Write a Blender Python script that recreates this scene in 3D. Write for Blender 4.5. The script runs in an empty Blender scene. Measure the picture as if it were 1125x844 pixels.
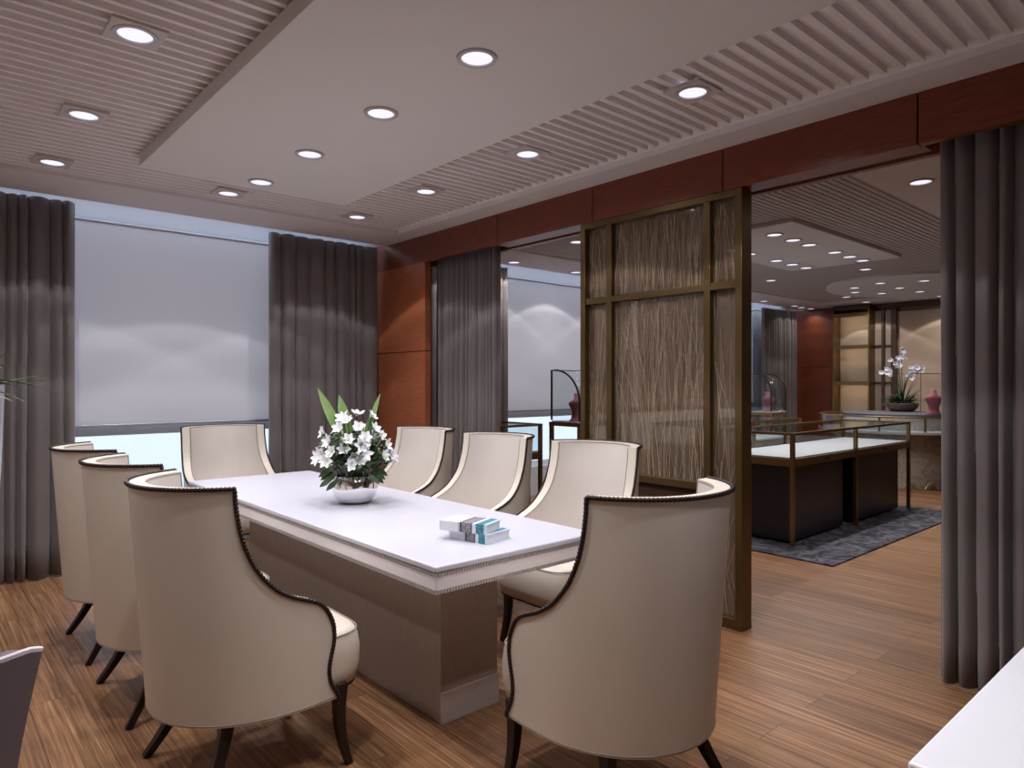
import bpy, math, random
from mathutils import Vector, Matrix
PI = math.pi
sc = bpy.context.scene
COL = sc.collection
R = math.radians

# ------------------------------------------------------------------ helpers
class MB:
    """collects shapes, then links them as ONE mesh object"""
    def __init__(s): s.v, s.f = [], []
    def add(s, vs, fs):
        o = len(s.v); s.v += [tuple(p) for p in vs]; s.f += [tuple(i + o for i in f) for f in fs]; return s
    def box(s, x0, x1, y0, y1, z0, z1):
        vs = [(x, y, z) for z in (z0, z1) for y in (y0, y1) for x in (x0, x1)]
        return s.add(vs, [(0, 2, 3, 1), (4, 5, 7, 6), (0, 1, 5, 4), (2, 6, 7, 3), (0, 4, 6, 2), (1, 3, 7, 5)])
    def grid(s, rows, closed_u=False, closed_v=False, flip=False):
        n, m = len(rows), len(rows[0]); fs = []
        for i in range(n if closed_v else n - 1):
            for j in range(m if closed_u else m - 1):
                a, b = i * m + j, i * m + (j + 1) % m
                c, d = ((i + 1) % n) * m + (j + 1) % m, ((i + 1) % n) * m + j
                fs.append((d, c, b, a) if flip else (a, b, c, d))
        return s.add([p for r in rows for p in r], fs)
    def lathe(s, prof, n=32, c=(0, 0, 0), sx=1, sy=1, cap=True):
        rows = [[(c[0] + r * sx * math.cos(2 * PI * k / n), c[1] + r * sy * math.sin(2 * PI * k / n), c[2] + z) for k in range(n)] for r, z in prof]
        o = len(s.v); s.grid(rows, closed_u=True)
        if cap:
            s.f.append(tuple(o + k for k in reversed(range(n)))); l = o + (len(prof) - 1) * n
            s.f.append(tuple(l + k for k in range(n)))
        return s
    def tube(s, pts, rad, n=6, closed=False, cap=True, up=None):
        pts = [Vector(p) for p in pts]; N = len(pts); rows = []
        rads = rad if isinstance(rad, (list, tuple)) else [rad] * N
        t0 = None; nrm = None
        for i, p in enumerate(pts):
            a = pts[(i - 1) % N] if (closed or i > 0) else p
            b = pts[(i + 1) % N] if (closed or i < N - 1) else p
            t = (b - a).normalized() if (b - a).length > 1e-9 else Vector((0, 0, 1))
            if nrm is None:
                ref = Vector(up) if up else (Vector((0, 0, 1)) if abs(t.z) < .9 else Vector((1, 0, 0)))
                nrm = (ref - t * ref.dot(t)).normalized()
            else:
                nrm = (nrm - t * nrm.dot(t))
                nrm = nrm.normalized() if nrm.length > 1e-6 else t.orthogonal().normalized()
            bi = t.cross(nrm)
            ph = PI / 4 if n == 4 else 0
            rows.append([p + rads[i] * (nrm * math.cos(2 * PI * k / n + ph) + bi * math.sin(2 * PI * k / n + ph)) for k in range(n)])
        o = len(s.v); s.grid(rows, closed_u=True, closed_v=closed)
        if cap and not closed:
            s.f.append(tuple(o + k for k in reversed(range(n)))); l = o + (N - 1) * n
            s.f.append(tuple(l + k for k in range(n)))
        return s
    def beam(s, a, b, w):  # square bar between two points
        return s.tube([a, b], w / 2 * math.sqrt(2), n=4)
    def ball(s, c, r, n=6, m=4):
        rows = []
        for i in range(1, m):
            th = PI * i / m
            rows.append([(c[0] + r * math.sin(th) * math.cos(2 * PI * k / n), c[1] + r * math.sin(th) * math.sin(2 * PI * k / n), c[2] + r * math.cos(th)) for k in range(n)])
        o = len(s.v); s.grid(rows, closed_u=True, flip=True)
        s.v.append((c[0], c[1], c[2] + r)); s.v.append((c[0], c[1], c[2] - r)); t = len(s.v)
        for k in range(n):
            s.f.append((o + k, o + (k + 1) % n, t - 2)); l = o + (m - 2) * n
            s.f.append((l + (k + 1) % n, l + k, t - 1))
        return s
    def xf(s, M):
        s.v = [tuple(M @ Vector(p)) for p in s.v]; return s
    def build(s, name, mat, parent=None, smooth=True, bevel=0, angle=38, seg=2):
        me = bpy.data.meshes.new(name); me.from_pydata(s.v, [], s.f)
        if mat: me.materials.append(mat)
        if smooth:
            me.polygons.foreach_set('use_smooth', [True] * len(me.polygons)); me.set_sharp_from_angle(angle=R(angle))
        me.update()
        o = bpy.data.objects.new(name, me); COL.objects.link(o)
        if parent: o.parent = parent
        if bevel:
            m = o.modifiers.new('bevel', 'BEVEL'); m.width = bevel; m.segments = seg; m.limit_method = 'ANGLE'; m.angle_limit = R(35); m.harden_normals = False
        return o

def tag(o, label, cat, group=None, kind=None):
    o['label'] = label; o['category'] = cat
    if group: o['group'] = group
    if kind: o['kind'] = kind
    return o
def thing(name, label, cat, loc=(0, 0, 0), rz=0, group=None):
    o = bpy.data.objects.new(name, None); COL.objects.link(o); o.empty_display_size = .1
    o.location = loc; o.rotation_euler = (0, 0, rz)
    return tag(o, label, cat, group)
def struct(o, label=None):
    o['kind'] = 'structure'
    if label: o['label'] = label
    return o
def dup(root, loc, rz, label, group=None):
    r = root.copy(); COL.objects.link(r); r.location = loc; r.rotation_euler = (0, 0, rz); r['label'] = label
    if group: r['group'] = group
    for ch in list(root.children):
        c = ch.copy(); COL.objects.link(c); c.parent = r
        for g in list(ch.children):
            d = g.copy(); COL.objects.link(d); d.parent = c
    return r

# ------------------------------------------------------------------ materials
def lin(h):
    h = h.lstrip('#'); c = [int(h[i:i + 2], 16) / 255 for i in (0, 2, 4)]
    return tuple((x / 12.92 if x <= .04045 else ((x + .055) / 1.055) ** 2.4) for x in c) + (1,)
def mat(name):
    m = bpy.data.materials.new(name); m.use_nodes = True
    nt = m.node_tree; nt.nodes.clear()
    out = nt.nodes.new('ShaderNodeOutputMaterial'); b = nt.nodes.new('ShaderNodeBsdfPrincipled')
    nt.links.new(b.outputs[0], out.inputs[0]); return m, nt, b, out
def nd(nt, t, **kw):
    n = nt.nodes.new(t)
    for k, v in kw.items():
        if k in n.inputs: n.inputs[k].default_value = v
        else: setattr(n, k, v)
    return n
def pbr(name, col, rough=.5, metal=0, var=.06, scale=8, bump=0, stretch=(1, 1, 1), spec=.5, sheen=0, coat=0, bscale=None):
    """procedural surface: base colour broken up by noise, optional fine bump"""
    m, nt, b, out = mat(name)
    tc = nd(nt, 'ShaderNodeTexCoord'); mp = nd(nt, 'ShaderNodeMapping'); mp.inputs['Scale'].default_value = stretch
    nt.links.new(tc.outputs['Object'], mp.inputs[0])
    nz = nd(nt, 'ShaderNodeTexNoise', Scale=scale, Detail=5.0); nt.links.new(mp.outputs[0], nz.inputs['Vector'])
    c = lin(col); mx = nd(nt, 'ShaderNodeMix', data_type='RGBA')
    mx.inputs[6].default_value = tuple(x * (1 - var) for x in c[:3]) + (1,); mx.inputs[7].default_value = tuple(min(1, x * (1 + var)) for x in c[:3]) + (1,)
    nt.links.new(nz.outputs[0], mx.inputs[0]); nt.links.new(mx.outputs[2], b.inputs['Base Color'])
    b.inputs['Roughness'].default_value = rough; b.inputs['Metallic'].default_value = metal
    b.inputs['Specular IOR Level'].default_value = spec
    if sheen: b.inputs['Sheen Weight'].default_value = sheen
    if coat: b.inputs['Coat Weight'].default_value = coat
    if bump:
        n2 = nd(nt, 'ShaderNodeTexNoise', Scale=bscale or scale * 12, Detail=3.0); nt.links.new(mp.outputs[0], n2.inputs['Vector'])
        bp = nd(nt, 'ShaderNodeBump', Strength=bump, Distance=.004); nt.links.new(n2.outputs[0], bp.inputs['Height']); nt.links.new(bp.outputs[0], b.inputs['Normal'])
    return m
def wood(name, c1, c2, stretch, rough=.4, scale=6, spec=.4, coat=0):
    m, nt, b, out = mat(name)
    ge = nd(nt, 'ShaderNodeNewGeometry'); mp = nd(nt, 'ShaderNodeMapping'); mp.inputs['Scale'].default_value = stretch
    nt.links.new(ge.outputs['Position'], mp.inputs[0])
    nz = nd(nt, 'ShaderNodeTexNoise', Scale=scale, Detail=8.0, Roughness=.65, Distortion=.3); nt.links.new(mp.outputs[0], nz.inputs['Vector'])
    cr = nd(nt, 'ShaderNodeValToRGB'); cr.color_ramp.elements[0].position = .3; cr.color_ramp.elements[1].position = .7
    cr.color_ramp.elements[0].color = lin(c1); cr.color_ramp.elements[1].color = lin(c2)
    nt.links.new(nz.outputs[0], cr.inputs[0]); nt.links.new(cr.outputs[0], b.inputs['Base Color'])
    b.inputs['Roughness'].default_value = rough; b.inputs['Specular IOR Level'].default_value = spec; b.inputs['Coat Weight'].default_value = coat
    return m
def emis(name, col, strength):
    m, nt, b, out = mat(name); nt.nodes.remove(b)
    e = nd(nt, 'ShaderNodeEmission'); e.inputs[0].default_value = lin(col); e.inputs[1].default_value = strength
    nt.links.new(e.outputs[0], out.inputs[0]); return m
def schlick(nt, r0):
    lw = nd(nt, 'ShaderNodeLayerWeight', Blend=.5); pw = nd(nt, 'ShaderNodeMath', operation='POWER'); pw.inputs[1].default_value = 5
    nt.links.new(lw.outputs['Facing'], pw.inputs[0]); ma = nd(nt, 'ShaderNodeMath', operation='MULTIPLY_ADD'); ma.inputs[1].default_value = .55 * (1 - r0); ma.inputs[2].default_value = r0; ma.use_clamp = True
    nt.links.new(pw.outputs[0], ma.inputs[0]); return ma
def glass(name, tint='#F4F8F8', refl=.10, rough=.02):
    m, nt, b, out = mat(name); nt.nodes.remove(b)
    t = nd(nt, 'ShaderNodeBsdfTransparent'); t.inputs[0].default_value = lin(tint)
    g = nd(nt, 'ShaderNodeBsdfGlossy'); g.inputs[0].default_value = (1, 1, 1, 1); g.inputs['Roughness'].default_value = rough
    ad = schlick(nt, refl * .3)
    mx = nd(nt, 'ShaderNodeMixShader'); nt.links.new(ad.outputs[0], mx.inputs[0]); nt.links.new(t.outputs[0], mx.inputs[1]); nt.links.new(g.outputs[0], mx.inputs[2])
    nt.links.new(mx.outputs[0], out.inputs[0]); return m

def floor_mat():
    m, nt, b, out = mat('oak floorboards')
    ge = nd(nt, 'ShaderNodeNewGeometry'); sp = nd(nt, 'ShaderNodeSeparateXYZ'); cb = nd(nt, 'ShaderNodeCombineXYZ')
    nt.links.new(ge.outputs['Position'], sp.inputs[0]); nt.links.new(sp.outputs['Y'], cb.inputs['X']); nt.links.new(sp.outputs['X'], cb.inputs['Y'])
    br = nd(nt, 'ShaderNodeTexBrick', offset=.37, Scale=1.0)
    br.inputs['Brick Width'].default_value = 1.35; br.inputs['Row Height'].default_value = .19; br.inputs['Mortar Size'].default_value = .0012; br.inputs['Mortar Smooth'].default_value = .3; br.inputs['Bias'].default_value = 0
    br.inputs['Color1'].default_value = (0, 0, 0, 1); br.inputs['Color2'].default_value = (1, 1, 1, 1); br.inputs['Mortar'].default_value = (.3, .3, .3, 1)
    nt.links.new(cb.outputs[0], br.inputs['Vector'])
    # long grain streaks, shifted from board to board
    sh = nd(nt, 'ShaderNodeVectorMath', operation='MULTIPLY_ADD'); sh.inputs[1].default_value = (7, 7, 7)
    nt.links.new(br.outputs['Color'], sh.inputs[0]); nt.links.new(cb.outputs[0], sh.inputs[2])
    mp = nd(nt, 'ShaderNodeMapping'); mp.inputs['Scale'].default_value = (.9, 46, 1); nt.links.new(sh.outputs[0], mp.inputs[0])
    n1 = nd(nt, 'ShaderNodeTexNoise', Scale=1.6, Detail=6.0, Roughness=.6, Distortion=.08); nt.links.new(mp.outputs[0], n1.inputs['Vector'])
    mp2 = nd(nt, 'ShaderNodeMapping'); mp2.inputs['Scale'].default_value = (2.2, 110, 1); nt.links.new(sh.outputs[0], mp2.inputs[0])
    n2 = nd(nt, 'ShaderNodeTexNoise', Scale=1.5, Detail=4.0, Roughness=.6); nt.links.new(mp2.outputs[0], n2.inputs['Vector'])
    cr = nd(nt, 'ShaderNodeValToRGB'); e = cr.color_ramp.elements
    e[0].position = .28; e[0].color = lin(FLOOR[0]); e[1].position = .72; e[1].color = lin(FLOOR[2])
    k = e.new(.5); k.color = lin(FLOOR[1])
    nt.links.new(n1.outputs[0], cr.inputs[0])
    hs = nd(nt, 'ShaderNodeMapRange'); hs.inputs['To Min'].default_value = .78; hs.inputs['To Max'].default_value = 1.16; nt.links.new(br.outputs['Color'], hs.inputs['Value'])
    fg = nd(nt, 'ShaderNodeMapRange'); fg.inputs['From Min'].default_value = .3; fg.inputs['From Max'].default_value = .7; fg.inputs['To Min'].default_value = .66; fg.inputs['To Max'].default_value = 1.28; nt.links.new(n2.outputs[0], fg.inputs['Value'])
    mu = nd(nt, 'ShaderNodeMath', operation='MULTIPLY'); nt.links.new(hs.outputs[0], mu.inputs[0]); nt.links.new(fg.outputs[0], mu.inputs[1])
    hv = nd(nt, 'ShaderNodeHueSaturation'); nt.links.new(cr.outputs[0], hv.inputs['Color']); nt.links.new(mu.outputs[0], hv.inputs['Value'])
    dk = nd(nt, 'ShaderNodeMix', data_type='RGBA'); dk.inputs[7].default_value = lin('#3A2618')
    nt.links.new(br.outputs['Fac'], dk.inputs[0]); nt.links.new(hv.outputs[0], dk.inputs[6]); nt.links.new(dk.outputs[2], b.inputs['Base Color'])
    b.inputs['Roughness'].default_value = .42; b.inputs['Specular IOR Level'].default_value = .35
    bp = nd(nt, 'ShaderNodeBump', Strength=.12, Distance=.002); nt.links.new(n2.outputs[0], bp.inputs['Height']); nt.links.new(bp.outputs[0], b.inputs['Normal'])
    return m
def marble(name, base, vein, rough=.25):
    m, nt, b, out = mat(name)
    tc = nd(nt, 'ShaderNodeTexCoord'); n0 = nd(nt, 'ShaderNodeTexNoise', Scale=7.0, Detail=8.0, Roughness=.65, Distortion=1.2); nt.links.new(tc.outputs['Object'], n0.inputs['Vector'])
    cr = nd(nt, 'ShaderNodeValToRGB'); e = cr.color_ramp.elements
    e[0].position = .36; e[0].color = lin(base); e[1].position = .64; e[1].color = lin(base)
    k = e.new(.49); k.color = lin(vein); k = e.new(.45); k.color = lin(base); k = e.new(.54); k.color = lin(base)
    nt.links.new(n0.outputs[0], cr.inputs[0]); nt.links.new(cr.outputs[0], b.inputs['Base Color']); b.inputs['Roughness'].default_value = rough; return m
def rug_mat():
    m, nt, b, out = mat('charcoal plum rug')
    tc = nd(nt, 'ShaderNodeTexCoord'); n0 = nd(nt, 'ShaderNodeTexNoise', Scale=5.0, Detail=6.0, Distortion=2.5); nt.links.new(tc.outputs['Object'], n0.inputs['Vector'])
    cr = nd(nt, 'ShaderNodeValToRGB'); e = cr.color_ramp.elements; e[0].position = .40; e[0].color = lin('#302D35'); e[1].position = .60; e[1].color = lin('#66636C'); k = e.new(.5); k.color = lin('#4C4952')
    nt.links.new(n0.outputs[0], cr.inputs[0]); nt.links.new(cr.outputs[0], b.inputs['Base Color']); b.inputs['Roughness'].default_value = .95
    n2 = nd(nt, 'ShaderNodeTexNoise', Scale=160.0); bp = nd(nt, 'ShaderNodeBump', Strength=.8, Distance=.01); nt.links.new(n2.outputs[0], bp.inputs['Height']); nt.links.new(bp.outputs[0], b.inputs['Normal'])
    return m
def blind_mat():
    m, nt, b, out = mat('pale lavender roller blind cloth'); nt.nodes.remove(b)
    tc = nd(nt, 'ShaderNodeTexCoord'); nz = nd(nt, 'ShaderNodeTexNoise', Scale=300.0); nt.links.new(tc.outputs['Object'], nz.inputs['Vector'])
    mx = nd(nt, 'ShaderNodeMix', data_type='RGBA'); mx.inputs[6].default_value = lin('#CAC8CE'); mx.inputs[7].default_value = lin('#D2D0D6'); nt.links.new(nz.outputs[0], mx.inputs[0])
    d = nd(nt, 'ShaderNodeBsdfDiffuse'); t = nd(nt, 'ShaderNodeBsdfTranslucent'); nt.links.new(mx.outputs[2], d.inputs[0]); t.inputs[0].default_value = lin('#DCD0D0')
    ms = nd(nt, 'ShaderNodeMixShader'); ms.inputs[0].default_value = .30; nt.links.new(d.outputs[0], ms.inputs[1]); nt.links.new(t.outputs[0], ms.inputs[2]); nt.links.new(ms.outputs[0], out.inputs[0]); return m
def pane_mat():
    m, nt, b, out = mat('smoked resin pane'); nt.nodes.remove(b)
    t = nd(nt, 'ShaderNodeBsdfTransparent'); t.inputs[0].default_value = lin('#D6C8BC')
    d = nd(nt, 'ShaderNodeBsdfDiffuse')
    tc = nd(nt, 'ShaderNodeNewGeometry'); mp = nd(nt, 'ShaderNodeMapping'); mp.inputs['Scale'].default_value = (1, 60, 2.2); nt.links.new(tc.outputs['Position'], mp.inputs[0])
    n0 = nd(nt, 'ShaderNodeTexNoise', Scale=2.0, Detail=4.0, Distortion=.6); nt.links.new(mp.outputs[0], n0.inputs['Vector'])
    cr = nd(nt, 'ShaderNodeValToRGB'); cr.color_ramp.elements[0].position = .35; cr.color_ramp.elements[1].position = .7
    cr.color_ramp.elements[0].color = lin('#625042'); cr.color_ramp.elements[1].color = lin('#8C7864'); nt.links.new(n0.outputs[0], cr.inputs[0]); nt.links.new(cr.outputs[0], d.inputs[0])
    g = nd(nt, 'ShaderNodeBsdfGlossy'); g.inputs['Roughness'].default_value = .06
    m1 = nd(nt, 'ShaderNodeMixShader'); m1.inputs[0].default_value = PANE_OP; nt.links.new(t.outputs[0], m1.inputs[1]); nt.links.new(d.outputs[0], m1.inputs[2])
    fr = schlick(nt, .02); m2 = nd(nt, 'ShaderNodeMixShader'); nt.links.new(fr.outputs[0], m2.inputs[0]); nt.links.new(m1.outputs[0], m2.inputs[1]); nt.links.new(g.outputs[0], m2.inputs[2])
    nt.links.new(m2.outputs[0], out.inputs[0]); return m
def book_mat(name, L):
    """hardback jacket banded along its length (object Y, 0..L): pale, dark line, grey pattern, white, teal pattern"""
    m, nt, b, out = mat(name)
    tc = nd(nt, 'ShaderNodeTexCoord'); sp = nd(nt, 'ShaderNodeSeparateXYZ'); nt.links.new(tc.outputs['Object'], sp.inputs[0])
    dv = nd(nt, 'ShaderNodeMath', operation='DIVIDE'); dv.inputs[1].default_value = L; nt.links.new(sp.outputs['Y'], dv.inputs[0])
    def ramp(stops):
        cr = nd(nt, 'ShaderNodeValToRGB'); cr.color_ramp.interpolation = 'CONSTANT'; e = cr.color_ramp.elements
        e[0].position = stops[0][0]; e[0].color = lin(stops[0][1]); e[1].position = stops[1][0]; e[1].color = lin(stops[1][1])
        for p, c in stops[2:]:
            k = e.new(p); k.color = lin(c)
        nt.links.new(dv.outputs[0], cr.inputs[0]); return cr
    A = ramp([(0, '#C8D8E0'), (.05, '#2F7183'), (.22, '#D8DCE4'), (.30, '#4A464E'), (.33, '#77737B'), (.52, '#3A363E'), (.56, '#B8B6BE'), (.60, '#DAD8E0')])
    B = ramp([(0, '#C8D8E0'), (.05, '#7FB4C0'), (.22, '#D8DCE4'), (.30, '#6A666E'), (.33, '#B4B0B8'), (.52, '#3A363E'), (.56, '#B8B6BE'), (.60, '#DAD8E0')])
    vo = nd(nt, 'ShaderNodeTexVoronoi', Scale=140.0); nt.links.new(tc.outputs['Object'], vo.inputs['Vector'])
    th = nd(nt, 'ShaderNodeMath', operation='LESS_THAN'); th.inputs[1].default_value = .32; nt.links.new(vo.outputs['Distance'], th.inputs[0])
    mx = nd(nt, 'ShaderNodeMix', data_type='RGBA'); nt.links.new(th.outputs[0], mx.inputs[0]); nt.links.new(A.outputs[0], mx.inputs[6]); nt.links.new(B.outputs[0], mx.inputs[7])
    nt.links.new(mx.outputs[2], b.inputs['Base Color']); b.inputs['Roughness'].default_value = .4; return m

FLOOR = ('#614330', '#8A6345', '#AC8560')
PANE_OP = .57
M = dict(
    floor=floor_mat(),
    ceil=pbr('warm white ceiling paint', '#D0CCCA', .85, var=.02),
    slab=pbr('lightened slat backing paint', '#EAE6E6', .85, var=.01),  # ceiling white raised in colour to lighten the shaded gaps between slats
    fin2=pbr('shop ceiling slat paint', '#B4ACAA', .8, var=.02),
    fin=pbr('ceiling fin lacquer', '#E0DADA', .7, var=.02),
    border=pbr('ceiling border paint', '#D4CDCE', .8, var=.02),
    wallp=pbr('taupe wall paint', '#C6BDB6', .8, var=.03),
    red=wood('reddish veneer with level grain', '#5E2C1C', '#83452F', (3, 3, 40), .34, 3),
    redv=wood('lit reddish veneer panel', '#8E4E33', '#A96545', (3, 2.2, 30), .36, 3.2),  # lit copy of the red veneer, light on the panel put into its colour
    dark=pbr('black shadow joint', '#0C0706', .8),
    curtain=pbr('taupe grey curtain cloth', '#665D5C', .75, var=.05, scale=30, sheen=.3, bump=.15, bscale=500),
    blind=blind_mat(), head=pbr('pale window surround paint', '#B9BAC2', .85, var=.02),
    alu=pbr('brushed pale aluminium', '#A8B0BC', .35, .7),
    wframe=pbr('blue grey window frame', '#D8DEE8', .5),
    wglass=glass('clear window glass', refl=.05),
    cream=pbr('cream leather', '#CEC4B7', .42, var=.03, scale=5, bump=.08, bscale=260, spec=.45),
    cream2=pbr('cream leather lining', '#CCC4BE', .5, var=.03, scale=5, bump=.06, bscale=260),
    nail=pbr('dark bronze nailheads', '#2C1E1A', .4, .4),
    seam=pbr('grey brown seam cord', '#8B7F76', .6),  # one grey brown tone for welts, seams and seat piping
    leg=pbr('black brown lacquered wood', '#1E1412', .35, var=.15, stretch=(6, 6, 1)),
    white=pbr('white table leather', '#BBBAC4', .32, var=.015, scale=3, spec=.45),
    whited=pbr('white lacquered desk', '#E6E6EC', .3, var=.01),
    white2=pbr('white table apron', '#D8D2D6', .45, var=.02),
    bead=pbr('pewter bead trim', '#A29C9C', .4, .3),
    taupe=wood('taupe woven plinth veneer', '#97897E', '#A4968C', (30, 30, 3), .5, 4),
    taupe2=pbr('pale taupe plinth band', '#B8ACA6', .5, var=.05),
    chrome=pbr('mirror chrome', '#E6E6EA', .04, 1, var=.01),
    petal=pbr('white petals', '#EEEEF4', .55, var=.03),
    bud=pbr('greenish white buds', '#D8E0C4', .5),
    leaf=pbr('dark green leaves', '#34502A', .45, var=.3, scale=20),
    blade=pbr('light green blade leaf', '#7C9A5E', .45, var=.2, scale=12),
    leafd=pbr('deep green leaves', '#2A3E22', .5, var=.3, scale=20),
    pages=pbr('book pages', '#DCDCE4', .8, stretch=(1, 1, 300), var=.1, scale=3),
    bronze=pbr('dark brushed bronze', '#6B5636', .38, .75, var=.08, stretch=(1, 1, .2)),
    brass=pbr('aged brass', '#7E6440', .34, .8, var=.08),
    gold=pbr('bright brass', '#D8C48A', .25, .7),
    pane=pane_mat(),
    strand=pbr('dry grass strands', '#B4A088', .7, var=.2, scale=40),
    walnut=wood('dark walnut panel', '#3A281E', '#54392A', (2, 2, 30), .4, 3),
    plum=pbr('plum black lacquer', '#1E1722', .35, var=.08),
    deck=pbr('white display deck', '#BDB6B8', .5, var=.02),
    vglass=glass('showcase glass', refl=.09),
    marble=marble('veined grey marble', '#B4ABA2', '#948B82'),
    marblew=marble('veined white marble', '#D4D0CC', '#B4ACA6'),
    slate=pbr('slate blue cloth', '#53535C', .8, var=.15, scale=12, bump=.3),
    pink=pbr('dusty pink velvet', '#9C5662', .7, sheen=.4),
    beige=pbr('beige wall panel', '#B49C86', .7, var=.03),
    beige2=pbr('pale taupe wall panel', '#9C8B7C', .7, var=.03),
    niche=pbr('niche backing', '#B5A692', .7, var=.05, stretch=(1, 20, 1)),
    rug=rug_mat(),
    grey=pbr('mauve grey chair cloth', '#6E646A', .7, var=.04, scale=20, bump=.06, bscale=600),
    piping=pbr('pale piping', '#D6CCD0', .5),
    planter=pbr('silver woven planter', '#B8B6BE', .4, .3, var=.35, scale=60, stretch=(1, 1, 2), bump=.5, bscale=90),
    soil=pbr('dark potting soil', '#2A211B', .95, bump=.6),
    potb=pbr('taupe stone bowl', '#8E7C6C', .6),
    tan=pbr('tan leather', '#B98F70', .5),
    cherry=pbr('red brown trim', '#7A3F28', .45),
    plate=pbr('light plate paint', '#BFB6B3', .6, var=.02),
    ring=pbr('downlight ring', '#B4B0B6', .4, .1),
    lens=emis('lit downlight lens', '#EDEAFA', 1.0),
    cove=emis('cool cove light strip', '#DCEBFF', 7.0),
    shelfled=emis('warm shelf light strip', '#FFE4C4', 22.0),
)
SPOT_W = 46.0
SHOP_W = 31.0

# ------------------------------------------------------------------ camera and world
cam = bpy.data.cameras.new('camera'); cam.sensor_width = 36; cam.lens = 24.0; cam.clip_start = .02
co = bpy.data.objects.new('camera', cam); COL.objects.link(co)
TH = math.atan(661.5 / 750)
co.location = (0, 0, 1.375); co.rotation_euler = (PI / 2, 0, -TH); sc.camera = co
w = bpy.data.worlds.new('World'); sc.world = w; w.use_nodes = True
bg = w.node_tree.nodes['Background']; bg.inputs[0].default_value = lin('#D8E0F4'); bg.inputs[1].default_value = 1.3
sc.view_settings.view_transform = 'Standard'; sc.view_settings.look = 'None'; sc.view_settings.exposure = .22; sc.view_settings.gamma = 1
sc.view_settings.use_curve_mapping = False
cy = sc.cycles; cy.use_denoising = True; cy.max_bounces = 10; cy.diffuse_bounces = 6; cy.transparent_max_bounces = 24; cy.sample_clamp_indirect = 6; cy.caustics_reflective = False; cy.caustics_refractive = False
try: cy.denoiser = 'OPENIMAGEDENOISE'
except Exception: pass

# ------------------------------------------------------------------ the setting
XL, XE, YN, YF, ZC = -1.2, 12.15, -1.6, 6.10, 2.707
XW = 3.452
def S(mb, name, m, **k):
    o = mb.build(name, m, None, **k); return struct(o)
S(MB().box(XL - .1, XE + .3, YN - .1, 6.4, -.1, 0), 'floor', M['floor'], smooth=False)
c = MB().box(XL - .1, XE + .3, YN - .1, 6.4, 2.80, 2.90)
c.box(XL, 3.25, YN, 5.2, 2.742, 2.80).box(3.70, 11.4, YN, 5.1, 2.733, 2.80)
ceil = S(c, 'ceiling', M['slab'], smooth=False)
b = MB().box(XL, XW + .03, 5.2, 5.75, ZC, 2.80).box(3.25, XW + .03, YN, 5.2, ZC, 2.80)
b.box(3.6, XE, 5.1, 5.75, ZC, 2.80).box(11.4, XE, YN, 5.1, ZC, 2.80).box(3.6, 3.70, YN, 5.1, ZC, 2.80)
S(b, 'trim_1', M['border'], smooth=False)
fb = MB(); y = YN + .05
while y < 5.16:
    fb.box(XL, 3.165, y - .010, y + .010, 2.715, 2.742); y += .075
S(fb, 'trim_2', M['fin'], smooth=False)
fb = MB(); y = YN + .05
while y < 5.06:
    fb.box(3.72, 11.36, y - .019, y + .019, 2.722, 2.733); y += .05
S(fb, 'trim_3', M['fin2'], smooth=False)
S(MB().box(1.003, 2.314, -.9, 4.418, 2.645, 2.714), 'trim_4', M['ceil'], smooth=False)          # dropped tray of the meeting room
S(MB().box(5.36, 7.72, 2.64, 3.82, 2.69, 2.721), 'trim_5', M['ceil'], smooth=False)            # dropped trays of the shop
S(MB().box(3.9, 7.8, -.6, 1.805, 2.69, 2.721), 'trim_6', M['ceil'], smooth=False)
S(MB().lathe([(1, 2.69), (1, 2.721)], 64, (10.18, 3.33, 0), 1.24, 1.04), 'trim_7', M['ceil'])
S(MB().box(XL - .1, XL, YN, 6.33, 0, 2.8), 'wall_left', M['wallp'], smooth=False)
S(MB().box(XL, XE, YN - .1, YN, 0, 2.8), 'wall_near', M['wallp'], smooth=False)
# window wall
wf = MB()
for x0, x1 in ((XL, .5), (2.8, 4.5), (10.95, XE + .1)): wf.box(x0, x1, 6.13, 6.33, 0, 2.66)
wf.box(XL, XE + .1, 6.115, 6.33, 2.66, 2.8).box(.5, 2.8, 6.13, 6.33, 0, .35).box(4.5, 10.95, 6.13, 6.33, 0, .35)
S(wf, 'wall_far', M['head'], smooth=False)
def window(n, x0, x1, mull):
    fr = MB(); yf0, yf1 = 6.18, 6.23
    fr.box(x0, x1, yf0, yf1, .35, .42).box(x0, x1, yf0, yf1, 2.59, 2.66).box(x0, x1, yf0, yf1, .965, 1.035)
    for x in [x0 + .03, x1 - .03] + mull: fr.box(x - .03, x + .03, yf0, yf1, .42, 2.59)
    f = S(fr, 'window_%d' % n, M['wframe'], smooth=False)
    MB().box(x0, x1, 6.20, 6.21, .36, 2.65).build('pane', M['wglass'], f, smooth=False)
window(1, .5, 2.8, []); window(2, 4.5, 10.95, [7.68])
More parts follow.
